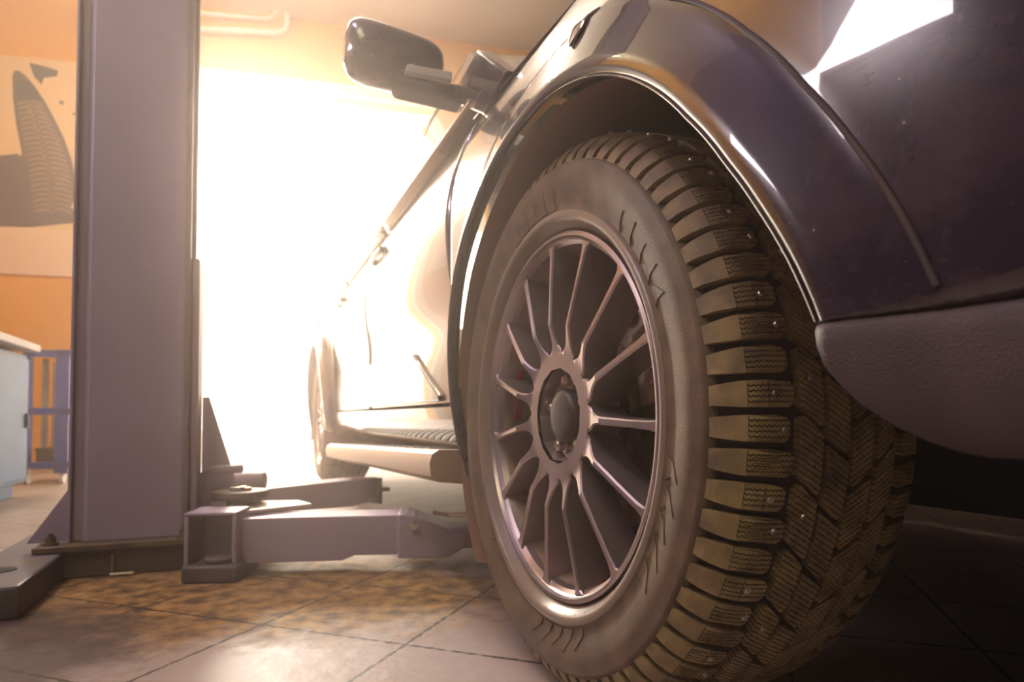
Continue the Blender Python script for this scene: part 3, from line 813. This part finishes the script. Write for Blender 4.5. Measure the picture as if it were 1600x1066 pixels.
b = MB(); b.prism([(0.25, 0.10), (0.37, 0.10), (0.268, 0.44), (0.25, 0.44)], 0.0, 0.012, lambda x, z, h: (x + 0.0, 0.20 + h, z)); b.build('gusset', M['lift_blue'], lift)
b = MB(); b.box(-0.085, 0.30, -0.055, 0.42, 0.066, 0.080); b.build('base_plate', M['lift_grease'], lift, bevel=0.002)
b = MB(); b.box(-0.06, 0.30, -0.035, 0.03, 0.0, 0.066); b.box(0.02, 0.30, 0.30, 0.38, 0.0, 0.066); b.build('cross_tube', M['lift_dark'], lift, bevel=0.004)
b = MB()
fx0, fx1, fy0, fy1 = -0.17, -0.025, -0.36, 0.34
b.box(fx0, fx1, fy0, fy1, 0.0, 0.064)
ft = b.build('foot_beam', M['lift_dark'], lift, bevel=0.006)
b = MB(); b.cyl((-0.10, -0.20, 0.0635), (-0.10, -0.20, 0.0655), 0.028, n=32); b.build('bolt_hole_disc', M['dark'], ft)  # flat dark disc standing in for the shaded hole
for (x, y) in ((-0.055, -0.025), (0.225, -0.032), (0.275, 0.36)):
    b = MB(); b.cyl((x, y, 0.08), (x, y, 0.086), 0.017, n=20); b.cyl((x, y, 0.086), (x, y, 0.100), 0.012, n=6); b.cyl((x, y, 0.1), (x, y, 0.108), 0.006, n=12)
    b.build('anchor_bolt', M['lift_grease'], lift)
b = MB(); b.tube([(0.075, -0.05, 0.0), (0.075, -0.05, 0.055)], 0.0025, 8); b.tube([(0.07, -0.05, 0.006), (0.12, -0.05, 0.006)], 0.004, 8); b.build('grease_rod', M['steel'], lift)
b = MB(); b.box(0.232, 0.250, 0.02, 0.19, 0.10, 0.80); b.box(0.03, 0.232, 0.03, 0.17, 0.13, 0.78); car_ = b.build('carriage', M['lift_blue'], lift, bevel=0.004)

def wframe(x, y, ang):
    c, s = math.cos(ang), math.sin(ang)
    return lambda a, b_, z: (x + a * c - b_ * s, y + a * s + b_ * c, z)
INV = None
def to_lift(fn):
    ca, sa = PX, PY
    def g(a, b_, z):
        X, Y, Z = fn(a, b_, z); dx, dy = X - KX, Y - KY
        return (dx * ca + dy * sa, -dx * sa + dy * ca, Z)
    return g
# open socket the near arm swings in
fr = to_lift(wframe(-0.765, 1.50, R(6)))
b = MB()
b.box(0.0, 0.118, 0.0, 0.11, 0.150, 0.158, fr); b.box(0.0, 0.010, 0.0, 0.11, 0.02, 0.150, fr); b.box(0.108, 0.118, 0.0, 0.11, 0.02, 0.150, fr); b.box(0.01, 0.108, 0.09, 0.11, 0.03, 0.150, fr); b.box(0, 0.118, 0, 0.16, 0.012, 0.022, fr)
b.build('arm_socket', M['lift_blue'], lift, bevel=0.003)
b = MB(); b.box(0.005, 0.13, -0.03, 0.16, 0.0, 0.04, fr); b.cyl(fr(0.075, 0.02, 0.04), fr(0.075, 0.02, 0.055), 0.035, n=24); b.build('arm_pivot', M['lift_dark'], lift, bevel=0.008, seg=3)
# near arm
fa = to_lift(wframe(-0.655, 1.55, R(7)))
b = MB()
b.prism([(0, 0.030), (0.24, 0.030), (0.27, 0.042), (0.42, 0.042), (0.42, 0.139), (0.0, 0.137)], 0.0, 0.11, lambda x, z, h: fa(x, h, z))
arm1 = b.build('swing_arm', M['lift_blue'], lift, bevel=0.003)
b = MB(); b.prism([(0.375, 0.034), (0.50, 0.034), (0.545, 0.060), (0.545, 0.085), (0.46, 0.120), (0.40, 0.142), (0.375, 0.142)], -0.012, 0.122, lambda x, z, h: fa(x, h, z)); b.build('arm_clamp', M['lift_blue'], arm1, bevel=0.004)
b = MB(); b.box(0.46, 0.66, 0.005, 0.105, 0.052, 0.104, fa); b.build('arm_extension', M['lift_blue'], arm1, bevel=0.003)
b = MB(); b.cyl(fa(0.415, -0.012, 0.115), fa(0.415, -0.022, 0.115), 0.011, n=6); b.cyl(fa(0.415, -0.022, 0.115), fa(0.415, -0.034, 0.115), 0.0065, n=14); b.build('clamp_bolt', M['steel'], arm1)
b = MB(); b.prism([(0.50, 0.0), (0.72, -0.02), (0.74, 0.07), (0.70, 0.13), (0.52, 0.12), (0.46, 0.06)], 0.130, 0.142, lambda x, y, h: fa(x, y, h)); b.cyl(fa(0.60, 0.06, 0.10), fa(0.60, 0.06, 0.131), 0.03, n=24); b.build('support_plate', M['steel'], arm1, bevel=0.002)
# far arm with its round pad, roller and hose
fb = to_lift(wframe(-0.86, 2.14, R(50)))
b = MB(); b.prism([(0.0, 0.066), (0.36, 0.05), (0.44, 0.06), (0.46, 0.09), (0.46, 0.150), (0.0, 0.145)], -0.05, 0.05, lambda x, z, h: fb(x, h, z)); arm2 = b.build('swing_arm', M['lift_blue'], lift, bevel=0.003)
b = MB(); b.box(0.46, 0.52, -0.012, 0.012, 0.065, 0.13, fb); b.box(0.52, 0.55, -0.03, 0.02, 0.09, 0.105, fb); b.box(0.49, 0.505, -0.04, 0.03, 0.045, 0.145, fb); b.build('arm_catch', M['lift_dark'], arm2)
fp = to_lift(wframe(-0.735, 1.74, 0))
b = MB(); b.cyl(fp(0, 0, 0.166), fp(0, 0, 0.184), 0.073, n=48); b.cyl(fp(0, 0, 0.09), fp(0, 0, 0.166), 0.035, n=24); pad = b.build('lifting_pad', M['rubber'], lift, bevel=0.003, smooth=True)
b = MB(); b.box(-0.028, 0.028, -0.007, 0.007, 0.184, 0.192, fp); b.box(-0.007, 0.007, -0.028, 0.028, 0.184, 0.194, fp); b.build('pad_cross', M['steel'], pad, bevel=0.001)
b = MB(); b.prism([(0.03, 0.03), (0.14, 0.05), (0.20, -0.02), (0.07, -0.16), (-0.02, -0.10)], 0.147, 0.155, lambda x, y, h: fp(x, y, h - 0.004)); b.build('pad_plate', M['steel'], lift, bevel=0.001)
b = MB(); b.box(-0.13, 0.01, -0.06, 0.10, 0.05, 0.142, fp); b.build('pivot_block', M['lift_blue'], lift, bevel=0.005)
fc = to_lift(wframe(-0.90, 1.93, R(3)))
b = MB(); b.cyl(fc(0, 0, 0.19), fc(0.155, 0, 0.19), 0.026, n=32); b.build('roller', M['lift_blue'], lift, bevel=0.003, smooth=True)
b = MB(); b.box(-0.02, 0.12, -0.03, 0.08, 0.08, 0.175, fc); b.build('roller_block', M['lift_dark'], lift, bevel=0.004)
fh = to_lift(wframe(-0.86, 1.78, 0))
b = MB(); P = [fh(0, 0, 0.15), fh(0, 0, 0.19)] + [fh(0.04 * (1 - math.cos(R(q))), 0.0, 0.20 + 0.035 * math.sin(R(q))) for q in range(0, 91, 15)] + [fh(0.09, 0.05, 0.235)]
b.tube(P, 0.012, 14); b.cyl(fh(0, 0, 0.14), fh(0, 0, 0.17), 0.02, n=16); b.build('hydraulic_hose', M['lift_blue'], lift, smooth=True)

# ------------------------------------------------------------------ workbench and tool trolley
bench = thing('workbench', 'light blue steel workbench cabinet with a pale top at the left edge', 'workbench', (-2.34, 3.10, 0), math.atan2(UY, UX))
# local x runs back along u, local y points away from the room centre (n direction)
b = MB(); b.box(-1.5, 0.0, 0.012, 0.58, 0.07, 0.68); b.box(-1.5, -0.02, 0.05, 0.55, 0.0, 0.07); b.build('cabinet_body', M['bench_blue'], bench, bevel=0.004)
for x0, x1 in ((-0.60, -0.012), (-1.20, -0.612)):
    b = MB(); b.box(x0, x1, 0.0, 0.011, 0.09, 0.66); dd = b.build('door', M['bench_blue'], bench, bevel=0.003)
    h = MB(); h.box(x1 - 0.045, x1 - 0.025, -0.012, 0.0, 0.33, 0.40); h.build('handle', M['ink'], dd, bevel=0.003)
b = MB(); b.box(-1.52, 0.03, -0.035, 0.60, 0.70, 0.735); b.build('worktop', M['bench_top'], bench, bevel=0.004)

rack = thing('tool_trolley', 'dark blue open steel trolley between the workbench and the lift column', 'trolley', (-2.775, 3.62, 0), math.atan2(0.234, 0.972))
b = MB()
b.box(0.0, 0.04, 0, 0.04, 0.09, 0.765); b.box(0.165, 0.235, 0, 0.04, 0.06, 0.77); b.box(0, 0.24, 0.0, 0.03, 0.725, 0.765); b.box(0, 0.24, 0.0, 0.03, 0.395, 0.435); b.box(0, 0.24, 0.0, 0.03, 0.085, 0.125)
b.box(0.0, 0.04, 0.42, 0.46, 0.09, 0.765); b.box(0.195, 0.235, 0.42, 0.46, 0.09, 0.765); b.box(0, 0.24, 0.0, 0.46, 0.75, 0.766)
b.build('frame', M['rack_blue'], rack, bevel=0.003)
b = MB(); b.box(0.01, 0.225, 0.03, 0.44, 0.105, 0.12); b.build('shelf', M['rack_blue'], rack)
for (x, y) in ((0.02, 0.03), (0.20, 0.03), (0.20, 0.43)):
    b = MB(); b.cyl((x - 0.012, y, 0.03), (x + 0.012, y, 0.03), 0.03, n=20); b.box(x - 0.014, x + 0.014, y - 0.01, y + 0.02, 0.05, 0.1); b.build('caster', M['white'], rack)
for k, (x, y, h, r, lab) in enumerate(((0.075, 0.10, 0.60, 0.017, 'narrow beige roll standing in the blue trolley, beside the workbench'), (0.125, 0.13, 0.58, 0.024, 'wider beige roll standing in the blue trolley, nearer the lift column'))):
    fr2 = wframe(-2.775, 3.62, math.atan2(0.234, 0.972)); b = MB(); b.cyl(fr2(x, y, 0.205), fr2(x, y, 0.205 + h * 0.86), r, n=24)
    b.cyl(fr2(x, y, 0.205 + h * 0.86), fr2(x, y, 0.208 + h * 0.86), r * 0.4, n=12)
    tag(b.build('roll', M['roll'], None, smooth=True, angle=40), lab, 'roll', 'rolls standing in the trolley')
fr2 = wframe(-2.775, 3.62, math.atan2(0.234, 0.972)); b = MB(); b.box(0.05, 0.155, 0.06, 0.36, 0.121, 0.19, fr2); b.box(0.045, 0.16, 0.055, 0.365, 0.19, 0.204, fr2)
tag(b.build('storage_box', M['brown'], None, bevel=0.003), 'low brown box on the bottom shelf of the blue trolley', 'box')

# ------------------------------------------------------------------ poster on the far wall
PXO, PYO = fw(-0.30, -0.004)
poster = thing('tyre_poster', 'cream advertising poster of a winter tyre on the orange wall', 'poster', (PXO, PYO, 0), math.atan2(0.234, 0.972))
def wall_xz(x, y):
    """target pixel to (along wall, height) on the far wall"""
    k = (x - 800) / 1000.0
    P0 = Vector((PXO, PYO)); nn = Vector((-0.234, 0.972))
    t = P0.dot(nn) / (k * nn.x + nn.y); X, Y = k * t, t
    return ((Vector((X, Y)) - P0).dot(E_), 0.382 + (652 - y) / 1000.0 * Y)
def flat(name, pix, m, d, parent=poster, th=0.002):
    b = MB(); b.prism([wall_xz(*p) for p in pix], -d - th, -d, lambda x, z, h: (x, h, z)); return b.build(name, m, parent)
flat('sheet', [(-60, 72), (200, 98), (200, 436), (-60, 424)], M['cream'], 0.0, th=0.004)
flat('lower_band', [(-60, 350), (200, 362), (200, 436), (-60, 424)], M['cream2'], 0.0045)
flat('printed_ground', [(-60, 245), (20, 236), (60, 300), (118, 330), (118, 345), (40, 353), (-60, 350)], M['ink3'], 0.0045)
flat('printed_car', [(34, 90), (60, 96), (80, 103), (78, 112), (58, 114), (54, 125), (42, 112)], M['ink'], 0.0045)
tyre_out = [(8, 112), (11, 103), (18, 103), (30, 112), (45, 130), (60, 152), (76, 180), (92, 212), (104, 245), (112, 280), (112, 305), (104, 322), (70, 334), (45, 342), (28, 338), (20, 310), (14, 260), (26, 236), (16, 190), (10, 150)]
flat('printed_tyre', tyre_out, M['ink3'], 0.0055)
flat('printed_tyre_hole', [(14, 120), (22, 116), (34, 118), (46, 132), (57, 152), (30, 149), (17, 150)], M['ink'], 0.0075)
b = MB()
for k in range(22):
    t = k / 21.0; y = 156 + 172 * t
    xl = 17 + 26 * t ** 0.9 + (4 if t > .5 else 4 * t); xr = 58 + 50 * math.sin(min(1, t * 1.15) * math.pi / 2); xm = xl + (xr - xl) * 0.48
    for x0, x1, dy0, dy1 in ((xl, xm - 3, 1, -2), (xm + 3, xr - 2, -4, 3)):
        seg = []
        for q in range(6):
            f_ = q / 5; seg.append((x0 + (x1 - x0) * f_, y + dy0 + (dy1 - dy0) * f_ - 2.0 * math.sin(f_ * math.pi)))
        pl = [(x, yy - 1.8) for x, yy in seg] + [(x, yy + 1.8) for x, yy in reversed(seg)]
        b.prism([wall_xz(*p) for p in pl], -0.0095, -0.0075, lambda x, z, h: (x, h, z))
    b.prism([wall_xz(*p) for p in [(xm - 4, y - 3), (xm, y + 2), (xm + 4, y - 2), (xm + 3, y + 1), (xm, y + 5), (xm - 4, y)]], -0.0095, -0.0075, lambda x, z, h: (x, h, z))
b.build('printed_tread', M['ink2'], poster)
for pl in ([(114, 156), (122, 156), (122, 159), (119, 159), (118, 168), (115, 168), (116, 159), (114, 159)], [(83, 150), (91, 153), (88, 158), (84, 156)], [(104, 170), (110, 172), (109, 175), (104, 173)],
           [(112, 172), (119, 174), (118, 180), (112, 177)], [(112, 184), (120, 184), (117, 190), (120, 196), (110, 196), (114, 190)]):
    flat('printed_letter', pl, M['brown'], 0.0045)

# pipes on the far wall above the doorway
def pipe(pix, r, label):
    P = []
    for (x, y, d) in pix:
        s, z = wall_xz(x, y); q = W0 + E_ * (s - 0.30) + Vector((0.234, -0.972)) * (d + 0.004); P.append((q.x, q.y, z))
    # round the corners
    out = [P[0]]
    for i in range(1, len(P) - 1):
        a, c, e = Vector(P[i - 1]), Vector(P[i]), Vector(P[i + 1]); d1 = (a - c).normalized() * 0.09; d2 = (e - c).normalized() * 0.09
        for k in range(7):
            t = k / 6; out.append(tuple((c + d1) * (1 - t) ** 2 + c * 2 * t * (1 - t) + (c + d2) * t * t))
    out.append(P[-1]); b = MB(); b.tube(out, r, 14)
    return tag(b.build('wall_pipe', M['white'], None, smooth=True), label, 'pipe', 'white pipes above the doorway')
pipe([(255, 40, 0.06), (444, 49, 0.06), (446, -60, 0.06)], 0.022, 'lower white pipe bending up above the bright doorway')
pipe([(255, 13, 0.06), (426, 27, 0.06), (428, -60, 0.06)], 0.016, 'upper thin white pipe bending up above the bright doorway')

# unseen fill lamps added under the ceiling (reflected in the paint)
def lamp(x, y, rz, label, L=1.2, tm='tube'):
    t = thing('fill_lamp', label, 'lamp', (x, y, HC - 0.25), rz)
    for x_ in (-L / 3, L / 3):
        b = MB(); b.cyl((x_, 0, 0), (x_, 0, 0.249), 0.005, n=8); b.build('hanger_rod', M['white'], t)
    b = MB(); b.box(-L / 2 - 0.03, L / 2 + 0.03, -0.03, 0.03, -0.04, 0.0); b.build('housing', M['white'], t, bevel=0.005)
    for y_ in (-0.035, 0.035):
        b = MB(); b.cyl((-L / 2, y_ * 1.4, -0.025), (L / 2, y_ * 1.4, -0.025), 0.013, n=16); b.build('tube', M[tm], t)
lamp(-1.6, 0.6, R(112.5), 'unseen twin tube fill lamp added over the lift column')
cl_ = thing('fill_lamp', 'unseen fill panel added under the ceiling behind the camera', 'lamp', (-0.7, -1.7, HC - 0.004), R(112.5))  # added to light the tread blocks from the front
b = MB(); b.box(-1.05, 1.05, -0.65, 0.65, -0.05, 0.0); b.build('housing', M['white'], cl_, bevel=0.005)
b = MB(); b.box(-1.0, 1.0, -0.6, 0.6, -0.058, -0.0505); b.build('diffuser', M['panel_warm'], cl_)
lamp(-2.5, 3.0, R(112.5), 'unseen twin tube fill lamp added over the workbench', tm='tube_warm')  # added to brighten the poster and bench
lamp(-1.2, 3.55, R(13.5), 'unseen twin tube fill lamp added inside the doorway', tm='tube_soft')  # added to brighten the ceiling near the doorway
# unseen panel added on the side wall, shaped for the bumper's bright reflection
def nearw(t, out): v = A_ - Vector((UX, UY)) * t + Vector((NX, NY)) * out; return (v.x, v.y)
wx, wy = nearw(3.8, 0.0)
wl = thing('reflection_panel', 'unseen tapered glowing panel added for the bright bumper reflection', 'lamp', (wx, wy, 1.60), math.atan2(UY, UX))
def wl_pt(Y, z): return ((Y - wy) / UY, z - 1.60)
q_ = [wl_pt(*c) for c in ((1.42, 1.885), (0.95, 2.20), (0.40, 1.76), (0.40, 1.69))]
b = MB(); b.prism(q_, -0.06, -0.003, lambda x, z, h: (x, h, z)); b.build('housing', M['white'], wl)
b = MB(); b.prism(q_, -0.066, -0.061, lambda x, z, h: (x, h, z)); b.build('diffuser', M['panel'], wl)

# ------------------------------------------------------------------ added haze volume standing in for lens flare
hz = MB(); cx = sum(p[0] for p in foot) / 4; cy = sum(p[1] for p in foot) / 4
hz.prism([(cx + (x - cx) * 1.01, cy + (y - cy) * 1.01) for x, y in foot], -0.02, HC + 0.02, lambda x, y, h: (x, y, h))
mh_ = bpy.data.materials.new('flare_haze_volume'); mh_.use_nodes = True; nt = mh_.node_tree
nt.nodes.remove(nt.nodes['Principled BSDF'])
vsn = N(nt, 'ShaderNodeVolumeScatter'); vsn.inputs['Color'].default_value = (1.0, 0.82, 0.72, 1); vsn.inputs['Density'].default_value = HAZE_DENSITY; vsn.inputs['Anisotropy'].default_value = 0.78
nt.links.new(vsn.outputs[0], nt.nodes['Material Output'].inputs['Volume'])
ho = hz.build('haze', mh_); tag(ho, 'warm haze volume added in place of a lens flare veil', 'haze', kind='stuff')
